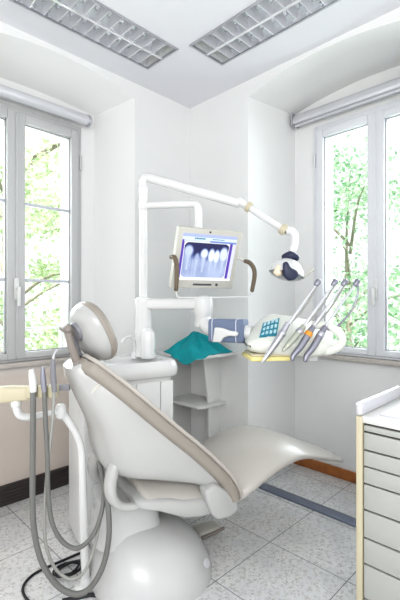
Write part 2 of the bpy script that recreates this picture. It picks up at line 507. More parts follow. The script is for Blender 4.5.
def cloth():
    # crumpled cloth: rings from a low ridge out to its hem; one corner hangs over the shelf's front corner
    b = bm_new(); n = 72; rings = []
    c0 = Vector((2.06, 2.105, 0))
    rgt, fw = cam_dir(1, 0), cam_dir(0, 1)
    hem = [(0, .27), (.35, .20), (.9, .17), (1.57, .19), (2.2, .17), (2.8, .20), (3.14, .235), (3.6, .20), (4.1, .215), (4.55, .285), (4.75, .285), (5.2, .20), (5.8, .19), (6.2832, .27)]
    def rad(a):
        for (a0, r0), (a1, r1) in zip(hem, hem[1:]):
            if a0 <= a <= a1: return r0+(r1-r0)*(a-a0)/(a1-a0)
        return .25
    top = .92
    for j in range(1, 17):
        q = j/16; ring = []
        for k in range(n):
            a = 6.2832*k/n; r = rad(a)*q
            dx, dy = math.cos(a)*r, math.sin(a)*r
            p = c0+rgt*dx+fw*dy
            ridge = max(0, 1-abs(dx)/.26)
            z = top+.006+.150*(1-q**1.05)**.95*(.5+.5*ridge)
            fold = math.sin(6*a+.6)*.55+math.sin(11*a+2)*.3+math.sin(3*a+q*4)*.3
            z += fold*.034*math.sin(min(1, q*1.05)*math.pi)
            # past the shelf's cut front edges the cloth falls
            out = max(0, (XF-.41)-p.x, (YF-.49)-p.y)
            if out > 0: 
                p += fw*min(out*.8, .07)
                z = min(z, top+.005-out*1.2)
            else: z = max(z, top+.004)
            p.z = z
            p.x = min(p.x, XF-.01); p.y = min(p.y, YF-.02)
            ring.append(p)
        rings.append(ring)
    loft(b, rings, False)
    m = sum(rings[0], Vector())/n; c = b.verts.new(m+Vector((0, 0, .002)))
    b.verts.ensure_lookup_table()
    for k in range(n): b.faces.new((b.verts[(k+1) % n], b.verts[k], c))
    bmesh.ops.recalc_face_normals(b, faces=b.faces[:])
    bmesh.ops.solidify(b, geom=b.faces[:], thickness=.003)
    return b
single('cloth', cloth(), M['teal'], 'crumpled teal cloth draped over the top of the corner shelf', 'cloth', angle=80)

# ------------------------------------------------------------------ dental chair
CO = Vector((R45*(-.107+2.013), R45*(2.013+.107), 0))
CRZ = math.radians(-15)
chair = thing('dental_chair', 'reclined white dental chair with taupe upholstery and padded headrest', 'dental chair', CO, CRZ)
CM = WM[chair.name]

def cpart(name, bm, m, parent=chair, angle=40): return obj(name, bm, m, parent, local=True, angle=angle)

# base: low rounded hump on the floor, pedestal, seat frame
b = bm_new(); rings = []
for (z, s) in ((0, 1.0), (.025, 1.0), (.06, .98), (.10, .935), (.14, .865), (.18, .76), (.21, .645), (.235, .51), (.252, .36), (.26, .18), (.262, .05)):
    rings.append([Vector((x, y, z+max(0, -x-.15)*.04)) for x, y in sup(-.145-.115*(1-s), .01+.05*(1-s), .285*s, .285*s, 36, 2.25)])
loft(b, rings); cpart('base', b, M['base'])
b = bm_new(); box(b, -.36, -.02, .12, .315, 0, .225, .02, 3); cpart('base_plinth', b, M['base'])
b = bm_new(); rings = []
for (z, a_, b_) in ((.20, .17, .15), (.26, .145, .13), (.34, .135, .12), (.40, .15, .14)):
    rings.append([Vector((x, y, z)) for x, y in sup(-.25, .06, a_, b_, 28, 3.5)])
loft(b, rings); cpart('pedestal', b, M['base'])
b = bm_new(); rings = []
for (x, z0, z1, w) in ((-.29, .42, .45, .17), (-.27, .405, .46, .20), (-.20, .385, .455, .22), (-.14, .355, .445, .228), (-.08, .325, .43, .232), (.0, .305, .42, .232), (.06, .305, .40, .23), (.10, .32, .385, .21), (.12, .34, .37, .18)):
    rings.append([Vector((x, y, z)) for y, z in sup(0, (z0+z1)/2, w, (z1-z0)/2, 28, 4)])
loft(b, rings); cpart('seat_frame', b, M['shell'])
b = bm_new(); lathe(b, [(.018, 0), (.019, .003), (.014, .005)], 20, align((.015, -.245, .125), (.35, -.85, .4))); cpart('base_badge', b, M['alu'])

# seat and leg rest, one upholstered sweep
st = [(-.26, .505, .05, .17, .0), (-.23, .505, .075, .205, .0), (-.10, .490, .10, .215, .01), (.04, .460, .10, .225, .02), (.15, .455, .085, .25, .03), (.23, .487, .080, .277, .035), (.33, .527, .070, .282, .035),
      (.44, .552, .060, .28, .03), (.56, .552, .052, .272, .02), (.68, .515, .046, .258, .012), (.80, .466, .042, .242, .006), (.89, .430, .038, .225, 0), (.945, .408, .034, .205, 0), (.972, .398, .028, .18, 0), (.985, .393, .016, .14, 0)]
sp = spline([Vector((s[0], s[1], s[2])) for s in st], 4); sw = spline([Vector((s[3], s[4], 0)) for s in st], 4)
b = bm_new(); rings = []
for p, w in zip(sp, sw):
    ring = []
    for y, z in sup(0, 0, w.x, p.z/2, 36, 3.2):
        q = abs(y)/max(w.x, .01)
        ring.append(Vector((p.x, y, p.y-p.z/2+z-(.045-.033*max(0, min(1, (p.x-.35)/.5)))*q**2.2+w.y*(1-q*q)*.5)))
    rings.append(ring)
loft(b, rings); cpart('seat_cushion', b, M['seat'], angle=60)

# backrest shell: white moulded side panels and back
RC = [(-.505, 1.035), (-.44, .985), (-.355, .91), (-.265, .825), (-.155, .722), (-.05, .628), (.035, .545), (.105, .468), (.150, .395), (.158, .355)]
BC = [(-.545, 1.01), (-.525, .94), (-.485, .85), (-.44, .745), (-.415, .62), (-.36, .54), (-.20, .50), (.0, .445), (.085, .345), (.118, .312)]
WD = [.105, .125, .16, .195, .215, .228, .236, .242, .242, .235]
rs = spline([Vector((x, 0, z)) for x, z in RC], 4); bs = spline([Vector((x, 0, z)) for x, z in BC], 4); ws = spline([Vector((w, 0, 0)) for w in WD], 4)
b = bm_new(); rings = []
for i, (r, k, w) in enumerate(zip(rs, bs, ws)):
    w = w.x; ring = []
    us = [0, .1, .25, .45, .65, .8, .9, .96, 1.0]
    q = 1-.10*max(0, 1-i/3) - .06*max(0, (i-33)/3)
    for u in us:
        g = (1-.10*u)*(max(0, 1-u**7))**.5 if u < 1 else .35
        ring.append((r+(k-r)*u)+Vector((0, -w*q*max(g, .35), 0)))
    for u in us[::-1]:
        g = (1-.10*u)*(max(0, 1-u**7))**.5 if u < 1 else .35
        ring.append((r+(k-r)*u)+Vector((0, w*q*max(g, .35), 0)))
    rings.append(ring)
loft(b, rings); shell = cpart('backrest_shell', b, M['shell'], angle=70)

# back cushion: taupe border pad, edge highlight painted in as a lighter front
def pad(expand, th, off, front):
    b = bm_new(); rings = []
    n = len(rs)
    for i, (r, w) in enumerate(zip(rs, ws)):
        a_ = rs[max(0, i-1)]; c_ = rs[min(n-1, i+1)]
        tg = (c_-a_).normalized(); nr = Vector((-tg.z, 0, tg.x))
        if nr.z < 0: nr = -nr
        t_ = i/(n-1)
        e = 1 if .04 < t_ < .95 else (.86 if .01 < t_ < .985 else .6)
        ww = (w.x+expand)*e
        ring = []
        for y, z in sup(0, 0, ww, th/2*(1 if e == 1 else .8), 36, 4):
            ring.append(r+nr*(off+z-front*max(0, 1-(y/ww)**2)*(1 if z > 0 else 0))+Vector((0, y, 0)))
        rings.append(ring)
    loft(b, rings)
    return b
cpart('back_cushion', pad(.032, .080, .012, .045), M['rim'], angle=60)
cpart('cushion_front', pad(.029, .034, .044, .034), M['rim_highlight'], angle=60)

# oval button and lower bracket of the back
b = bm_new(); lathe(b, [(.020, 0), (.020, .004), (.016, .006)], 20, Matrix.Translation((-.448, -.128, .93)) @ Matrix.Rotation(math.radians(40), 4, 'Y') @ Matrix.Rotation(math.radians(97), 4, 'X') @ Matrix.Diagonal((.7, 1.3, 1, 1))); cpart('release_button', b, M['bezel'])
for s in (-1, 1):
    b = bm_new(); tube(b, [(-.365, s*.115, .60), (-.388, s*.13, .525), (-.382, s*.14, .468), (-.345, s*.145, .428), (-.28, s*.15, .415), (-.20, s*.15, .425)], [.036, .036, .031, .025, .023, .023], 16, 5, .75, rounded=True); cpart('back_bracket', b, M['shell'])

# moulded wings that wrap the lower corners of the back
for s in (-1, 1):
    b = bm_new(); y0, y1 = sorted((s*.185, s*.262))
    prism(b, [(.0, .455), (.06, .475), (.12, .43), (.175, .375), (.190, .34), (.172, .312), (.13, .300), (.07, .305), (.04, .335), (.015, .40)], y0, y1, 'y', .018, 3); cpart('side_wing', b, M['shell'], angle=60)

# headrest
hc = Vector((-.425, 0, 1.158)); hx = Vector((-.42, 0, .907)).normalized(); hn = Vector((.907, 0, .42)).normalized(); hy = Vector((0, 1, 0))
hn0 = hn.copy(); hn = (hn0*math.cos(.21)+hy*math.sin(.21)).normalized(); hyd = hx.cross(hn0*math.cos(.21)+hy*math.sin(.21)).normalized()
if hyd.y < 0: hyd = -hyd
def disc(la, lb, t0, prof):
    b = bm_new(); rings = []
    for (d, s) in prof:
        rings.append([hc+hn*(t0+d)+hx*u*s+hyd*v*s for u, v in sup(0, 0, la, lb, 36, 2.25)])
    loft(b, rings); return b
hrc = cpart('headrest', disc(.143, .134, -.012, ((0, .90), (.004, .95), (.012, .99), (.022, 1), (.032, .985), (.042, .93), (.050, .82), (.046, .5), (.043, .2))), M['rim'])
cpart('headrest_shell', disc(.143, .134, -.070, ((0, .12), (.002, .34), (.008, .56), (.020, .75), (.036, .88), (.054, .955), (.062, .965))), M['shell'], hrc, angle=60)
hb = hc-hn*.062
b = bm_new(); lathe(b, [(.046, -.03), (.046, .006), (.040, .016), (.02, .020)], 24, align(hb+hx*.035, -hn)); cpart('headrest_mount', b, M['mech_grey'], hrc)
T0 = Vector((-.548, -.01, 1.180)); T1 = Vector((-.505, -.03, 1.035))
b = bm_new(); tube(b, [T0+hy*.045, T0-hy*.055], .017, 16, rounded=True); tube(b, [T0, hb+hx*.035], .02, 12); cpart('headrest_hinge', b, M['mech'], hrc)
b = bm_new(); tube(b, [T0-hy*.035, T0.lerp(T1, .5)-hy*.03-hn*.004, T1-hy*.02], [.014, .015, .018], 12, 5, 1.1); cpart('headrest_arm', b, M['mech'], hrc)
b = bm_new(); tube(b, [T0+hn*.03+hy*.02-hx*.02, T0.lerp(T1, .5)+hn*.022+hy*.015, T1+hn*.02+hy*.015], [.013, .014, .016], 12, 5, 1.1); cpart('headrest_arm', b, M['mech_grey'], hrc)
b = bm_new(); tube(b, [T1+Vector((-.008, -.03, -.005)), T1+Vector((.03, -.02, .0)), T1+Vector((.065, .0, -.02))], [.018, .022, .016], 14, 5, rounded=True)
cpart('headrest_clamp', b, M['mech'], hrc)
b = bm_new(); tube(b, [T1+Vector((.03, -.05, .012)), T1+Vector((.065, -.06, -.012))], .012, 12, rounded=True); cpart('clamp_lever', b, M['mech_grey'], hrc)

# ------------------------------------------------------------------ cuspidor unit (beyond the chair), same axes as the chair
unit = thing('cuspidor_unit', 'white spittoon cabinet with basin standing behind the dental chair', 'dental unit', CM @ Vector((-.15, .5, 0)), CRZ)
def upart(name, bm, m, parent=unit, angle=40):
    bm.transform(CM); return obj(name, bm, m, parent, angle=angle)
b = bm_new(); rings = [[Vector((x, y, z)) for x, y in sup(-.132, .49, .272, .165, 40, 7)] for z in (0.02, .855)]
loft(b, rings); upart('body', b, M['satin'])
for (xa, xb) in ((-.385, -.10), (-.095, .045), (.05, .128)):
    b = bm_new(); box(b, xa, xb, .318, .330, .05, .835, .004); upart('door', b, M['white'])
b = bm_new(); rings = []
for (z, s) in ((.86, .97), (.865, 1.0), (.90, 1.02), (.93, 1.0), (.945, .975), (.952, .94)):
    rings.append([Vector((-.125+x*s, .50+y*s, z)) for x, y in sup(0, 0, .30, .205, 44, 5.5)])
for (z, s) in ((.946, .83), (.925, .78), (.905, .6), (.90, .3)):
    rings.append([Vector((-.06+x*s, .47+y*s, z)) for x, y in sup(0, 0, .21, .15, 44, 2.2)])
loft(b, rings); upart('basin_top', b, M['white'], angle=50)
b = bm_new(); lathe(b, [(.022, 0), (.022, .004), (.008, .005)], 16, Matrix.Translation((-.06, .47, .90))); upart('drain', b, M['steel'])
b = bm_new(); pts = [(-.015, .57, .94), (-.015, .57, 1.01), (-.025, .562, 1.055), (-.055, .545, 1.078), (-.095, .525, 1.068), (-.115, .515, 1.045)]
tube(b, pts, .009, 12); lathe(b, [(.02, .94), (.018, .96), (.012, .98)], 16, Matrix.Translation((-.015, .57, 0))); upart('spout', b, M['white'])

# column with the arms
pole = thing('support_pole', 'white vertical pole with elbow and curved monitor arm above basin', 'column', CM @ Vector((.041, .60, .95)), CRZ)
pc = CM @ Vector((.041, .56, 0))
def polep(z): return Vector((pc.x, pc.y, z))
PD = 2.518
def ppart(name, bm, m, parent=pole, angle=40): return obj(name, bm, m, parent, angle=angle)
b = bm_new(); lathe(b, [(.060, .953), (.056, .965), (.052, 1.0), (.050, 1.26), (.055, 1.285), (.055, 1.30), (.045, 1.315), (.026, 1.32)], 28, Matrix.Translation(polep(0))); ppart('column_sleeve', b, M['white'])
b = bm_new(); lathe(b, [(.0255, 1.31), (.0255, 1.955), (.029, 1.96), (.029, 2.005), (.0255, 2.01)], 24, Matrix.Translation(polep(0))); ppart('column_tube', b, M['white'])
b = bm_new(); lathe(b, [(.030, 1.862), (.030, 1.91)], 24, Matrix.Translation(polep(0))); ppart('collar', b, M['satin'])
D0 = math.hypot(pc.x, pc.y)  # ~distance
mp = [polep(1.888), polep(1.888)+cam_dir(.10, -.01), polep(1.888)+cam_dir(.27, -.03), polep(1.885)+cam_dir(.322, -.035), polep(1.86)+cam_dir(.340, -.04), polep(1.80)+cam_dir(.342, -.04), polep(1.64)+cam_dir(.342, -.045)]
b = bm_new(); tube(b, mp, .0225, 16, 5); ppart('monitor_arm', b, M['white'])
# cup water bottle: clear faceted canister at the foot of the column
b = bm_new(); q = CM @ Vector((.035, .475, 0)); lathe(b, [(.042, .951), (.045, .96), (.045, 1.08), (.038, 1.11), (.020, 1.13), (.012, 1.135)], 10, Matrix.Translation((q.x, q.y, 0)))
single('canister', b, M['white'], 'white faceted canister standing on the basin top beside the column', 'canister', angle=20)

# ------------------------------------------------------------------ operating lamp
lamp = thing('operating_lamp', 'white jointed operating lamp hanging over chair with dark lamp head', 'lamp', polep(2.01), 0)
def lpart(name, bm, m, parent=lamp, angle=40): return obj(name, bm, m, parent, angle=angle)
A0 = polep(2.01); A1 = P(244, 204, 2.42); A2 = P(283.5, 229.5, 2.36); A3 = P(290, 231, 2.355); A4 = P(291.5, 252, 2.35)
b = bm_new(); tube(b, [A0, A0+Vector((0, 0, .03)), A0+Vector((0, 0, .052))+cam_dir(.022, 0), A0+(A1-A0)*.12+Vector((0, 0, .052)), A0+(A1-A0)*.5+Vector((0, 0, .028)), A1-(A1-A0)*.04], [.0255, .0255, .0265, .028, .029, .029], 18, 5); lpart('spring_arm', b, M['white'])
b = bm_new(); dd = (A2-A1).normalized()
lathe(b, [(.022, -.05), (.03, -.035), (.026, -.01), (.024, .01), (.02, .02)], 20, align(A1, dd)); lpart('elbow_joint', b, M['white'])
b = bm_new(); lathe(b, [(.030, 0), (.031, .005), (.031, .022), (.028, .026)], 20, align(A1+dd*.022, dd)); lpart('joint_ring', b, M['cream'])
b = bm_new(); tube(b, [A1+dd*.03, A1+(A2-A1)*.5, A2], [.020, .022, .021], 16, 4); lpart('front_arm', b, M['white'])
b = bm_new(); lathe(b, [(.030, -.018), (.033, -.013), (.033, .013), (.030, .018)], 20, align(A2, dd)); lpart('joint_ring', b, M['cream'])
b = bm_new(); tube(b, [A2+dd*.015, A3+cam_dir(.0, 0), P(294.5, 236, 2.35), P(294, 246, 2.35), A4], [.026, .026, .024, .021, .02], 16, 5); lpart('drop_arm', b, M['white'])
b = bm_new(); tube(b, [P(284, 257.5, 2.35), P(290.5, 255.5, 2.34), P(297, 258, 2.35)], [.020, .026, .020], 14, 4, rounded=True); lpart('swivel_yoke', b, M['navy'])
# head: shallow dish facing down and towards the chair, dark housing at its middle
hp = P(289, 262.5, 2.35); hd = (cam_dir(-.24, -.10)+Vector((0, 0, -1))).normalized()
ax = align(hp, hd)
b = bm_new(); lathe(b, [(.02, -.02), (.046, -.012), (.072, .012), (.094, .045), (.104, .072), (.101, .072), (.09, .046), (.069, .014), (.044, -.006), (.02, -.012)], 28, ax); lpart('lamp_dish', b, M['white'])
b = bm_new(); lathe(b, [(.094, .064), (.06, .040), (.03, .030), (.01, .028)], 24, ax, False); lpart('reflector', b, M['dish'])
b = bm_new(); lathe(b, [(.099, .0725), (.085, .088), (.05, .100), (.01, .104)], 28, ax, False); lpart('clear_shield', b, M['glass'])
b = bm_new(); prism(b, [(-.034, .012), (-.012, .010), (.004, .045), (.038, .06), (.050, .082), (.030, .112), (-.004, .118), (-.032, .095), (-.040, .05)], -.02, .035, 'y', .012, 3)
mm = Matrix.Translation(P(289, 260, 2.27)) @ Matrix.Rotation(-math.pi/4, 4, 'Z') @ Matrix.Rotation(math.pi, 4, 'X')
bmesh.ops.transform(b, matrix=mm, verts=b.verts[:]); lpart('bulb_housing', b, M['navy'])
b = bm_new(); tube(b, [P(279.5, 267, 2.285), P(277.5, 273, 2.28)], [.018, .026], 14, rounded=True); lpart('warm_patch', b, M['warm'])  # added shell that colours the left of the dish warm
b = bm_new(); tube(b, [P(303, 277, 2.33), P(313, 269.5, 2.33)], .009, 10, rounded=True); lpart('handle', b, M['bezel'])

# ------------------------------------------------------------------ monitor
mon_c = Vector((R45*(.044+2.4), R45*(2.4-.044), EYE+.239))
mon = thing('monitor', 'tilted monitor showing a tooth x-ray, hung on the white curved arm', 'monitor', mon_c)
MR = Matrix.Translation(mon_c) @ Matrix.Rotation(-math.pi/4, 4, 'Z') @ Matrix.Rotation(.461, 4, 'Z') @ Matrix.Rotation(.353, 4, 'X')
def mpart(name, bm, m, parent=mon, angle=40):
    bm.transform(MR); return obj(name, bm, m, parent, angle=angle)
MW, MH = .417, .359
b = bm_new(); box(b, -MW/2, MW/2, 0, .045, -MH/2, MH/2, .006, 3); cas = mpart('casing', b, M['bezel'])
b = bm_new(); box(b, -.12, .12, .045, .075, -.10, .10, .012, 3); tube(b, [(0, .07, .05), (0, .10, .12)], .02, 12); mpart('rear_mount', b, M['bezel'])
SX0, SX1, SZ0, SZ1 = -.178, .176, -.128, .148
def xray(u, v):
    """grey level of a bitewing-like picture, u right 0..1, v up 0..1"""
    g = .42+.25*(noise.noise(Vector((u*5, v*4, 1.3)))*.5+.5)+.12*(1-v)
    ridge = .60-.10*math.sin(u*3.1)+.04*math.sin(u*21)
    dark = max(0, min(1, (v-ridge)*5))
    g = g*(1-dark)+.03*dark
    for (cx, cz, w, h, br) in ((.10, .76, .10, .17, .80), (.30, .52, .055, .20, .66), (.455, .70, .085, .15, .95), (.62, .66, .075, .20, 1.0), (.745, .64, .065, .20, 1.0), (.90, .70, .10, .22, .92)):
        d = ((u-cx)/w)**2*.9+((v-cz)/h)**2
        k = max(0, min(1, (1.2-d)*1.3))
        g = g*(1-k)+br*k
        if v < cz:   # root
            ww = w*(.75-.45*min(1, (cz-v)/.55))
            if abs(u-cx) < ww and v > cz-.55: g = max(g, .62+.18*(1-abs(u-cx)/ww)+.05*noise.noise(Vector((u*18, v*9, 0))))
    if abs(u-.18-.02*v) < .012 and v < .6: g *= .85
    return g
def screen():
    nx, nz = 96, 78
    me = D.meshes.new('screen')
    vs = []; cols = []; fs = []
    for j in range(nz+1):
        for i in range(nx+1):
            vs.append(MR @ Vector((SX0+(SX1-SX0)*i/nx, -.0015, SZ0+(SZ1-SZ0)*j/nz)))
    for j in range(nz):
        for i in range(nx):
            q = j*(nx+1)+i; fs.append((q, q+1, q+nx+2, q+nx+1))
            u, v = (i+.5)/nx, (j+.5)/nz
            if v > .93: c = (.42, .50, .88)
            elif v > .87: c = (.70, .80, 1.0)
            elif v > .83 and u > .03: c = (.62, .70, .98) if u < .5 else (.16, .26, .62)
            elif v < .045: c = (.92, .94, 1)
            elif u < .045 or .885 < u < .935: c = (.10, .04, .42)
            elif u >= .935: c = (.70, .72, .95)
            else:
                a, e = (u-.055)/.82, (v-.06)/.76
                cr = .10
                dx = max(0, cr-a, a-(1-cr)); dz = max(0, cr-e, e-(1-cr))
                if a < 0 or a > 1 or e < 0 or e > 1 or dx*dx+dz*dz > cr*cr: c = (.95, .96, 1)
                else:
                    g = xray(a, e); c = (g**1.7*.82, g**1.5*.90, .06+g*.98)
            cols.append(c)
    W = WM[mon.name].inverted()
    me.from_pydata([W @ p for p in vs], [], fs)
    at = me.color_attributes.new('picture', 'FLOAT_COLOR', 'CORNER')
    k = 0
    for f, c in zip(me.polygons, cols):
        for li in f.loop_indices: at.data[li].color = (*c, 1)
    o = D.objects.new('screen', me); C.objects.link(o); o.parent = mon; WM[o.name] = WM[mon.name].copy()
    m = D.materials.new('screen_picture'); m.use_nodes = True; nt = m.node_tree; p = nt.nodes['Principled BSDF']
    ca = nt.nodes.new('ShaderNodeVertexColor'); ca.layer_name = 'picture'
    p.inputs['Base Color'].default_value = (.02, .02, .02, 1); p.inputs['Roughness'].default_value = .3
    nt.links.new(ca.outputs['Color'], p.inputs['Emission Color']); p.inputs['Emission Strength'].default_value = .85
    me.materials.append(m)
screen()
# rows of tiny menu marks on the screen's title bar
b = bm_new()
for k in range(7): box(b, SX0+.075+k*.010, SX0+.082+k*.010, -.004, -.002, SZ1-.030, SZ1-.021)
mpart('menu_marks', b, M['keypad']); b = bm_new()
for k in range(9): box(b, SX0+.19+k*.009, SX0+.196+k*.009, -.004, -.002, SZ1-.028, SZ1-.023)
mpart('menu_marks', b, M['keypad'])
b = bm_new(); box(b, -.07, .055, -.003, .002, -.161, -.150, .002); lathe(b, [(.009, -.003), (.009, .002)], 14, Matrix.Translation((.09, 0, -.155)) @ Matrix.Rotation(math.pi/2, 4, 'X')); mpart('button_row', b, M['bezel_dk'])
b = bm_new(); lathe(b, [(.006, -.003), (.006, .002)], 12, Matrix.Translation((-.01, 0, .163)) @ Matrix.Rotation(math.pi/2, 4, 'X')); mpart('camera_dot', b, M['navy'])
b = bm_new(); tube(b, [P(171, 257, 2.31), P(174.5, 257.5, 2.27), P(176.5, 264, 2.26), P(176.8, 276, 2.26), P(176, 290, 2.26)], [.012, .014, .014, .014, .012], 12, 4, rounded=True); obj('handle', b, M['brown'], mon)
b = bm_new(); tube(b, [P(245, 261, 2.44), P(250, 263, 2.42), P(254, 269, 2.42), P(254.5, 277, 2.42), P(252, 291, 2.42)], [.012, .014, .014, .014, .012], 12, 4, rounded=True); obj('handle', b, M['brown'], mon)
b = bm_new(); tube(b, [P(176, 290, 2.26), P(177, 296, 2.27), P(182, 297.5, 2.28), P(210, 297.5, 2.34), P(240, 297, 2.40), P(248, 296.5, 2.41), P(251.5, 291, 2.42)], .0045, 8, 4); obj('handle_bar', b, M['satin'], mon)
b = bm_new(); tube(b, [P(238, 258, 2.46), P(246, 261.5, 2.44)], .008, 8); obj('handle_bracket', b, M['bezel'], mon)
b = bm_new(); tube(b, [P(176, 256, 2.33), P(171, 257, 2.31)], .010, 8); obj('handle_bracket', b, M['bezel'], mon)

# ------------------------------------------------------------------ delivery arm and tray
tray = thing('delivery_unit', 'white instrument delivery unit on a jointed arm over the leg rest', 'dental unit', P(295, 352, 2.2), -math.pi/4)
def tpart(name, bm, m, parent=tray, angle=40): return obj(name, bm, m, parent, angle=angle)
B0 = polep(1.275); B1 = P(203, 304, 2.44)
b = bm_new(); dr = (B1-B0); dr.z = 0; dr.normalize(); sd = Vector((-dr.y, dr.x, 0))
rings = []
for q in (0.03, .2, .5, .8, 1.0):
    c = B0.lerp(Vector((B1.x, B1.y, 1.276)), q)
    rings.append([c+sd*y+Vector((0, 0, z)) for y, z in sup(0, 0, .042, .034, 24, 3.5)])
loft(b, rings); tpart('horizontal_arm', b, M['white'])
b = bm_new(); q = Vector((B1.x, B1.y, 0)); lathe(b, [(.03, 1.135), (.050, 1.14), (.054, 1.155), (.054, 1.215), (.058, 1.22), (.060, 1.29), (.056, 1.312), (.035, 1.325), (.012, 1.328)], 28, Matrix.Translation(q)); tpart('pivot_joint', b, M['white'])
b = bm_new(); tube(b, [P(204, 318, 2.44), P(207, 326, 2.40), P(214, 329.5, 2.37), P(230, 331, 2.32), P(252, 333, 2.27)], [.045, .044, .043, .043, .042], 18, 5); tpart('lower_arm', b, M['white'])
S0, S1 = P(211.5, 330, 2.36), P(246, 331, 2.28)
sx = (S1-S0).normalized(); sy = Vector((-sx.y, sx.x, 0)).normalized()
def sleeve(q0, q1, e, m, name, par):
    b = bm_new(); rings = []
    for q, k in ((q0, .93), (q0+.02, 1), (q1-.02, 1), (q1, .93)):
        c = S0.lerp(S1, q); rings.append([c+sy*y+Vector((0, 0, z)) for y, z in sup(0, 0, (.055+e)*k, (.066+e)*k, 32, 7)])
    loft(b, rings); return tpart(name, b, M[m], par)
cl_ = sleeve(0, 1, 0, 'bluegrey', 'grip_sleeve', tray)
sleeve(.09, .135, .0015, 'paper', 'sleeve_band', cl_); sleeve(.77, .815, .0015, 'paper', 'sleeve_band', cl_)
b = bm_new(); prism(b, [(-.062, .022), (-.02, .020), (.030, .004), (.066, .002), (.076, -.010), (.066, -.026), (.024, -.024), (-.012, -.036), (-.028, -.062), (-.074, -.062)], -.018, .012, 'y', .008, 3)
bmesh.ops.transform(b, matrix=Matrix.Translation(S0.lerp(S1, .53)-sy*(-.0)) @ Matrix.Rotation(math.atan2(sx.y, sx.x), 4, 'Z') @ Matrix.Translation((0, -.066, 0)), verts=b.verts[:]); tpart('trigger', b, M['white'], cl_)

# tray body, in the tray's own axes (x right, y away, z up; origin under its middle)
tm = WM[tray.name]
def T(px, py, d=2.2): return tm.inverted() @ P(px, py, d)
def lp(name, bm, m, parent=tray, angle=40): return obj(name, bm, m, parent, local=True, angle=angle)
sec = [  # x, front bottom z, front top z, back top z, half depth
    (-.268, .030, .050, .062, .09), (-.255, .015, .062, .085, .115), (-.215, .006, .070, .130, .125), (-.165, .0, .074, .178, .13), (-.115, -.006, .074, .205, .13),
    (.0, -.012, .070, .192, .13), (.09, -.012, .070, .172, .13), (.13, -.004, .070, .160, .12), (.160, .012, .070, .135, .10), (.175, .032, .062, .10, .07)]
b = bm_new(); rings = []
for (x, zb, zf, zt, hw) in sec:
    poly = [(-hw, zb+.02), (-hw+.015, zb+.003), (-hw+.04, zb), (hw-.02, zb), (hw, zb+.02), (hw, zt-.02), (hw-.015, zt-.003), (hw-.05, zt), (0.02, zt-.012), (-hw+.03, zf+.012), (-hw+.008, zf), (-hw, zf-.015)]
    rings.append([Vector((x, y, z)) for y, z in poly])
loft(b, rings); bmesh.ops.subdivide_edges(b, edges=[], cuts=1); lp('tray_body', b, M['tray'], angle=55)
# keypad on the sloping face near the left end
def face_pt(u, v, lift):
    # u along x (m), v 0 front .. 1 back on the slope
    u = u-.040*(1-v)
    for a, c in zip(sec, sec[1:]):
        if a[0] <= u <= c[0]:
            k = (u-a[0])/(c[0]-a[0]); zf, zt, hw = (a[n]+(c[n]-a[n])*k for n in (2, 3, 4))
    y = -hw+.03+(hw-.01)*v*.98; z = zf+.012+(zt-.012-zf-.012)*v
    n = Vector((0, -.62, .78))
    return Vector((u, y, z))+n*lift
def slab(u0, u1, v0, v1, l0, l1, bm):
    c = [face_pt(u, v, l) for l in (l0, l1) for u, v in ((u0, v0), (u1, v0), (u1, v1), (u0, v1))]
    vs = [bm.verts.new(p) for p in c]
    for f in ((3, 2, 1, 0), (4, 5, 6, 7), (0, 1, 5, 4), (1, 2, 6, 5), (2, 3, 7, 6), (3, 0, 4, 7)): bm.faces.new([vs[i] for i in f])
b = bm_new(); slab(-.170, -.080, .08, .92, -.012, .006, b); kp = lp('keypad', b, M['keypad'])
for i in range(4):
    for j in range(3):
        b = bm_new(); slab(-.163+i*.021, -.149+i*.021, .18+j*.25, .33+j*.25, .004, .009, b); lp('key', b, M['key'], kp)
# loop handle at the right end, stem below, instrument rest
b = bm_new(); tube(b, [T(312, 325, 2.1), T(326, 326, 2.1), T(337, 331, 2.1), T(342.5, 339, 2.1), T(339, 346.5, 2.1), T(328, 351, 2.1), T(310, 352, 2.1)], [.012, .013, .014, .014, .014, .014, .012], 12, 5, 1.6); lp('loop_handle', b, M['tray'])
b = bm_new(); lathe(b, [(.030, -.045), (.034, -.04), (.034, -.02), (.026, .0)], 20, Matrix.Translation((.09, .0, 0))); lp('stem', b, M['satin'])

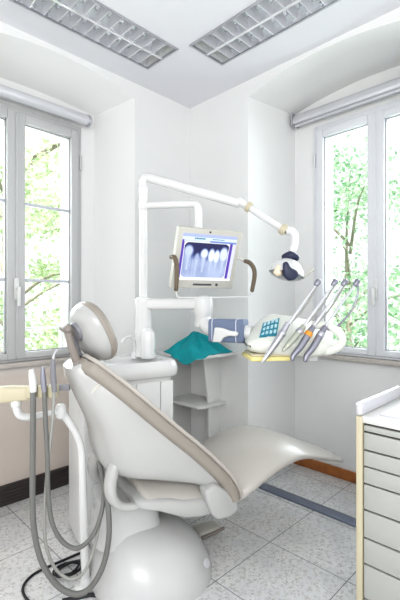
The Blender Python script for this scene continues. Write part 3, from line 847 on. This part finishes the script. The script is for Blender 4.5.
inst = [  # whip tip, whip foot, handpiece tip, kind
    ((318, 282), (288, 325), (262, 363), 'steel', 'silver pointed handpiece hanging leftmost at the delivery tray'),
    ((335, 282), (304, 326), (283, 351), 'green_grey', 'olive grey handpiece second from the left at the delivery tray'),
    ((345, 282), (313, 327), (292, 360), 'steel_dk', 'dark handpiece with orange ring, third at the delivery tray'),
    ((357, 282), (325, 327), (305, 361), 'steel_dk', 'dark handpiece hanging rightmost at the delivery tray')]
for k, (a, f, h, m, lab) in enumerate(inst):
    d1 = 2.08
    pa, pf, ph = P(*a, 2.12), P(f[0], f[1], d1), P(*h, 2.03)
    dv = (pf-pa)
    b = bm_new(); tube(b, [pf, pf.lerp(pa, .5), pa], [.008, .007, .0065], 10, 3); wp = tpart('whip_arm', b, M['alu'])
    b = bm_new(); tube(b, [pa+dv*.07, pa-dv*.02], [.013, .016], 12, rounded=True); tpart('whip_tip', b, M['steel_dk'], wp)
    root = thing('dental_handpiece', lab, 'dental instrument', ph, 0, 'handpieces on the delivery tray')
    mid = ph.lerp(pf, .55)
    w = (ph-pf).normalized()
    b = bm_new()
    if k == 0: tube(b, [pf+Vector((0, 0, .01)), pf.lerp(ph, .35), pf.lerp(ph, .7), pf.lerp(ph, .9), ph], [.014, .018, .015, .009, .004], 14, 4)
    elif k == 1: tube(b, [pf, pf.lerp(ph, .35), pf.lerp(ph, .75), ph], [.013, .017, .016, .006], 14, 4)
    else: tube(b, [pf, pf.lerp(ph, .3), pf.lerp(ph, .62), pf.lerp(ph, .85)+cam_dir(-.008, 0), ph], [.014, .018, .017, .014, .010], 14, 4, rounded=True)
    obj('handpiece_body', b, M[m], root)
    b = bm_new(); lathe(b, [(.0185, -.012), (.020, -.008), (.020, .008), (.0185, .012)], 16, align(pf.lerp(ph, .22), w)); obj('grip_ring', b, M['orange' if k == 2 else 'steel'], root)
    b = bm_new()
    if k == 3: hs = [pa, P(358, 292, 2.12), P(353, 308, 2.12), P(342, 322, 2.11), P(331, 330, 2.10), pf]
    else: hs = [pa+cam_dir(.004, -.0), pa.lerp(pf, .3)+cam_dir(.016, 0), pa.lerp(pf, .7)+cam_dir(.020, 0), pf]
    tube(b, hs, .0055, 8, 5); obj('supply_hose', b, M['hose_lt' if k < 3 else 'steel_dk'], root)

# yellow topped tray behind
t = thing('yellow_tray', 'pale yellow square tray below the left end of the delivery unit', 'tray', P(266, 358.5, 2.16), -math.pi/4+.12)
b = bm_new(); box(b, -.105, .105, -.10, .12, .0, .022, .006); obj('tray_plate', b, M['yellow'], t, local=True)
b = bm_new(); box(b, -.095, .10, -.09, .11, .022, .034, .004); obj('tray_pad', b, M['cream'], t, local=True)
b = bm_new(); tube(b, [(.02, .03, .03), (.02, .03, .05)], .012, 10); obj('support_rod', b, M['satin'], t, local=True)

# ------------------------------------------------------------------ assistant's arm at the left
arm = thing('instrument_stand', 'white pipe stand with a cream suction holder at the left', 'instrument holder', P(88, 586, 1.834), 0)
def apart(name, bm, m, parent=arm): return obj(name, bm, m, parent)
b = bm_new(); tube(b, [P(86, 580, 1.83), P(84.5, 552, 1.815), P(83, 500, 1.80), P(82, 462, 1.80), P(80.5, 446, 1.80), P(75, 432, 1.79), P(67, 419, 1.78), P(61.5, 411.5, 1.77)], [.019, .019, .019, .017, .016, .016, .017, .018], 14, 5); apart('stand_pipe', b, M['white'])
b = bm_new(); tube(b, [P(61, 411.5, 1.77), P(50, 413, 1.74), P(30, 417, 1.69), P(20, 415, 1.67), P(16.5, 408, 1.66), P(16, 400, 1.66)], [.016, .013, .015, .0165, .016, .016], 14, 5); apart('elbow_pipe', b, M['white'])
for (p0, p1, r) in ((P(61, 415.5, 1.77), P(61, 407, 1.77), .024), (P(16, 405.5, 1.66), P(16, 400, 1.66), .021)):
    b = bm_new(); tube(b, [p0, p1], r, 16, rounded=True); apart('pipe_joint', b, M['white'])
b = bm_new(); lathe(b, [(.05, 0), (.05, .012), (.03, .02), (.022, .05)], 20, Matrix.Translation((P(86, 587, 1.83).x, P(86, 587, 1.83).y, 0))); apart('foot', b, M['white'])
b = bm_new()
rings = []
for px, h, d in ((-34, .026, 1.63), (-30, .032, 1.632), (-5, .033, 1.645), (10, .034, 1.66), (22, .030, 1.668), (33, .028, 1.675)):
    c = P(px, 394.5-px*.06, d); rings.append([c+cam_dir(0, y)+Vector((0, 0, z)) for y, z in sup(0, 0, .03, h, 20, 4)])
loft(b, rings); apart('holder_bar', b, M['cream'])
for px, d in ((32.8, 1.66), (44, 1.672), (54, 1.682)):
    b = bm_new(); c = P(px, 391, d)
    b2 = bm_new(); box(b2, -.019, .019, -.03, .02, -.026, .026, .009, 3); merge(b, b2, Matrix.Translation(c) @ Matrix.Rotation(-math.pi/4, 4, 'Z')); apart('holder_clip', b, M['cream'])
b = bm_new(); b2 = bm_new(); box(b2, -.075, .02, -.011, .011, -.012, .012, .003); merge(b, b2, Matrix.Translation(P(65, 387.5, 1.70)) @ Matrix.Rotation(-math.pi/4, 4, 'Z')); apart('holder_end', b, M['mech_grey'])

def instrument(name, label, body, brad, bm_, hose, hr, hm, tip=None):
    root = thing(name, label, 'dental instrument', hose[0], 0, 'instruments in the suction holder')
    b = bm_new(); tube(b, body, brad, 14, 4, smooth=True); o = obj('instrument_handle', b, M[bm_], root)
    if tip:
        b = bm_new(); tube(b, tip[0], tip[1], 10, 4); obj('instrument_tip', b, M[tip[2]], root)
    b = bm_new(); tube(b, hose, hr, 12, 8); obj('hose', b, M[hm], root)
d1 = 1.625
instrument('suction_handpiece', 'pale thick suction handpiece, leftmost in the cream holder', [P(33.5, 392, d1), P(32.8, 382, d1), P(31.8, 374, d1), P(31.2, 369.5, d1)], [.013, .015, .013, .009], 'satin',
           [P(33, 388, d1), P(33, 430, d1), P(32.5, 480, d1), P(33.5, 525, d1), P(41, 560, d1+.01), P(56, 584, d1+.02), P(74, 594, d1+.025), P(90, 588, d1+.03), P(103, 566, d1+.04), P(109, 535, d1+.05), P(107.5, 502, d1+.07), P(103, 480, d1+.13), P(99, 462, d1+.24)], .0115, 'hose')
instrument('suction_handpiece', 'slim dark suction handpiece, middle one in the cream holder', [P(44.5, 392, d1+.012), P(43.5, 383, d1+.012), P(43, 375, d1+.012), P(42.8, 367, d1+.012)], [.010, .012, .010, .006], 'steel_dk',
           [P(44.3, 388, d1+.012), P(45.5, 420, d1+.012), P(47.5, 460, d1+.012), P(48, 490, d1+.012), P(52, 522, d1+.02), P(63, 542, d1+.03), P(78, 548, d1+.04), P(93, 535, d1+.05), P(102, 510, d1+.07), P(103.5, 485, d1+.12), P(99, 455, d1+.24)], .0095, 'hose')
instrument('air_water_syringe', 'steel syringe with bent tip, rightmost in the cream holder', [P(54.5, 392, d1+.02), P(53.6, 380, d1+.02), P(53, 366, d1+.02), P(53.3, 359, d1+.02)], [.010, .012, .0105, .007], 'mech_grey',
           [P(54.4, 388, d1+.02), P(53, 415, d1+.02), P(50, 445, d1+.02), P(46.5, 480, d1+.02), P(44.5, 515, d1+.02), P(46, 545, d1+.03), P(55, 568, d1+.045), P(70, 579, d1+.05), P(84, 572, d1+.05), P(94, 548, d1+.055), P(101, 515, d1+.075), P(102.5, 488, d1+.12), P(98, 456, d1+.24)], .0065, 'hose_lt',
           ([P(53.3, 359.5, d1+.02), P(53.6, 356, d1+.02), P(55.5, 352, d1+.02), P(57.5, 349.5, d1+.02)], [.005, .0035, .003, .0025], 'alu'))

# ------------------------------------------------------------------ things on the floor
def G(px, py, z=.006):
    d = (EYE-z)*F/(py-300); return P(px, py, d)
b = bm_new()
pts = [G(80, 553), G(66, 559), G(50, 566), G(34, 574), G(25, 583), G(23, 592), G(30, 602), G(50, 612)]
tube(b, pts, .006, 8, 6); single('floor_cable', b, M['black'], 'black cable curving across the tiles below the hoses', 'cable')
b = bm_new(); pts = []
cc = G(69, 571, .008)
for k in range(34):
    a = k*.55; r = .055+.012*math.sin(k*.9)
    pts.append(cc+Vector((math.cos(a)*r*1.15, math.sin(a)*r*.8+.010*math.sin(a*.35), .002+k*.0006)))
tube(b, pts, .0055, 8, 3); single('coiled_cable', b, M['black'], 'coiled black cable on the tiles beside the stand pipe foot', 'cable')
b = bm_new(); tube(b, [G(62, 601), G(78, 597.5), G(92, 595), G(110, 598), G(125, 606)], .009, 8, 5); single('floor_cable', b, M['black'], 'short black cable at the foot of the chair base', 'cable')
t = thing('foot_pedal', 'grey foot pedal on the tiles beyond the chair base', 'foot pedal', G(211, 532, 0), -math.pi/4+.5)
b = bm_new(); box(b, -.09, .05, -.03, .06, 0, .03, .012, 3); obj('pedal_plate', b, M['bezel'], t, local=True)
b = bm_new(); tube(b, [(-.08, -.045, .012), (.0, -.04, .016), (.065, -.03, .02)], .009, 8, rounded=True); obj('pedal_bar', b, M['mech'], t, local=True)

# ------------------------------------------------------------------ outside: lawn and trees seen through the windows
b = bm_new(); box(b, -14, 16, 3.3, 18, -3.2, -3.0); box(b, 3.3, 16, -14, 3.3, -3.2, -3.0)
tag(obj('ground', b, M['grass']), kind='structure')
def tree(name, x, y, h, rad, n, leaf, lm, label, zlo=-.8, gap=0.0, seed=0):
    rnd = random.Random(seed)
    t = thing(name, label, 'tree', (x, y, -3.0), 0, 'trees outside the windows')
    b = bm_new(); tube(b, [(x, y, -3.0), (x+.1, y, -1), (x-.05, y+.05, h*.5), (x, y, h*.95)], [.10, .06, .03, .01], 10, 4); obj('trunk', b, M['bark'], t)
    b = bm_new()
    ends = []
    for k in range(16):
        a = rnd.uniform(0, 6.283); z = zlo+(h-zlo)*rnd.uniform(.1, .9); L = rad*rnd.uniform(.6, .95)
        e = Vector((x+math.cos(a)*L, y+math.sin(a)*L, z+rnd.uniform(.1, .7)))
        tube(b, [(x, y, z-.3), Vector((x, y, z)).lerp(e, .5)+Vector((0, 0, .1)), e], [.03, .02, .008], 6, 3)
    obj('branch', b, M['bark'], t)
    # crown: clumps of leaves, gaps between them
    vs, fs = [], []
    clumps = []
    for k in range(64):
        a = rnd.uniform(0, 6.283); u = rnd.uniform(-1, 1); r = rnd.uniform(.45, 1)**.6
        s = math.sqrt(1-u*u)
        clumps.append((Vector((x+math.cos(a)*s*rad*r, y+math.sin(a)*s*rad*r, (h+zlo)/2+u*(h-zlo)/2*r)), rnd.uniform(.30, .62)))
    for k in range(n):
        c, cr = clumps[rnd.randrange(len(clumps))]
        p = c+Vector((rnd.gauss(0, cr*.55), rnd.gauss(0, cr*.55), rnd.gauss(0, cr*.42)))
        s = leaf*rnd.uniform(.6, 1.25)
        d = Vector((rnd.uniform(-1, 1), rnd.uniform(-1, 1), rnd.uniform(-.8, .35))).normalized()
        q = d.cross(Vector((rnd.uniform(-1, 1), rnd.uniform(-1, 1), rnd.uniform(-1, 1)))).normalized()
        i = len(vs)
        vs += [p-d*s*.5, p+q*s*.28, p+d*s*.5, p-q*s*.28]
        fs.append((i, i+1, i+2, i+3))
    me = D.meshes.new('foliage'); W = WM[t.name].inverted()
    me.from_pydata([W @ v for v in vs], [], fs); me.materials.append(lm)
    o = D.objects.new('foliage', me); C.objects.link(o); o.parent = t
tree('broadleaf_tree', 2.5, 7.0, 4.2, 1.95, 12500, .105, M['leaf_a'], 'lime green leafy tree outside the left window', -1.0, seed=3)
tree('broadleaf_tree', 7.3, 3.35, 3.9, 2.0, 12000, .105, M['leaf_b'], 'cool green leafy tree outside the right window', -1.2, seed=9)
# railing bar outside the left window
t = thing('window_railing', 'pale horizontal railing bar outside the left window', 'railing', (1.0, 2.99, .9))
b = bm_new(); tube(b, [(.56, 2.985, 1.09), (1.45, 2.985, 1.09)], .012, 10); obj('rail_bar', b, M['satin'], t)
for x in (.552, 1.458):
    b = bm_new(); box(b, x-.012, x+.012, 2.97, 3.0, .90, 1.11, .003); obj('rail_post', b, M['satin'], t)

# ------------------------------------------------------------------ light
w = D.worlds.new('world'); bpy.context.scene.world = w; w.use_nodes = True
bg = w.node_tree.nodes['Background']; bg.inputs[0].default_value = (.93, .96, 1.0, 1); bg.inputs[1].default_value = 1.05
def sun(name, d, s, col, ang):
    l = D.lights.new(name, 'SUN'); l.energy = s; l.color = col; l.angle = math.radians(ang)
    o = D.objects.new(name, l); C.objects.link(o); o.rotation_euler = Vector(d).to_track_quat('-Z', 'Y').to_euler()
sun('sun', (.45, .50, -.95), 5.5, (1, .97, .90), 2)
def area(name, loc, tgt, sx, sy, e, col=(1, 1, 1)):
    l = D.lights.new(name, 'AREA'); l.shape = 'RECTANGLE'; l.size = sx; l.size_y = sy; l.energy = e; l.color = col
    o = D.objects.new(name, l); C.objects.link(o); o.location = loc
    o.rotation_euler = (Vector(tgt)-Vector(loc)).to_track_quat('-Z', 'Y').to_euler()
area('sky_light_left', (1.0, 3.5, 2.2), (1.2, 0, .6), 1.2, 1.9, 45, (.95, .98, 1))
area('sky_light_right', (3.6, 1.1, 2.2), (0, 1.3, .6), 1.2, 1.9, 55, (.88, .94, 1))

area('fill_light', (-1.1, -1.1, 2.3), (2.2, 2.2, .3), 2.2, 1.6, 44, (1, .985, .96))  # added soft fill from behind the camera, no fixture belongs to it
# ------------------------------------------------------------------ camera
cd = D.cameras.new('camera'); cd.sensor_width = 36; cd.sensor_fit = 'AUTO'; cd.lens = F/600*36
cd.clip_start = .05
co = D.objects.new('camera', cd); C.objects.link(co)
co.location = (0, 0, EYE); co.rotation_euler = (math.pi/2, 0, math.radians(-45))
sc = bpy.context.scene; sc.camera = co
sc.view_settings.view_transform = 'Standard'
sc.view_settings.look = 'Medium High Contrast'
sc.view_settings.exposure = .27
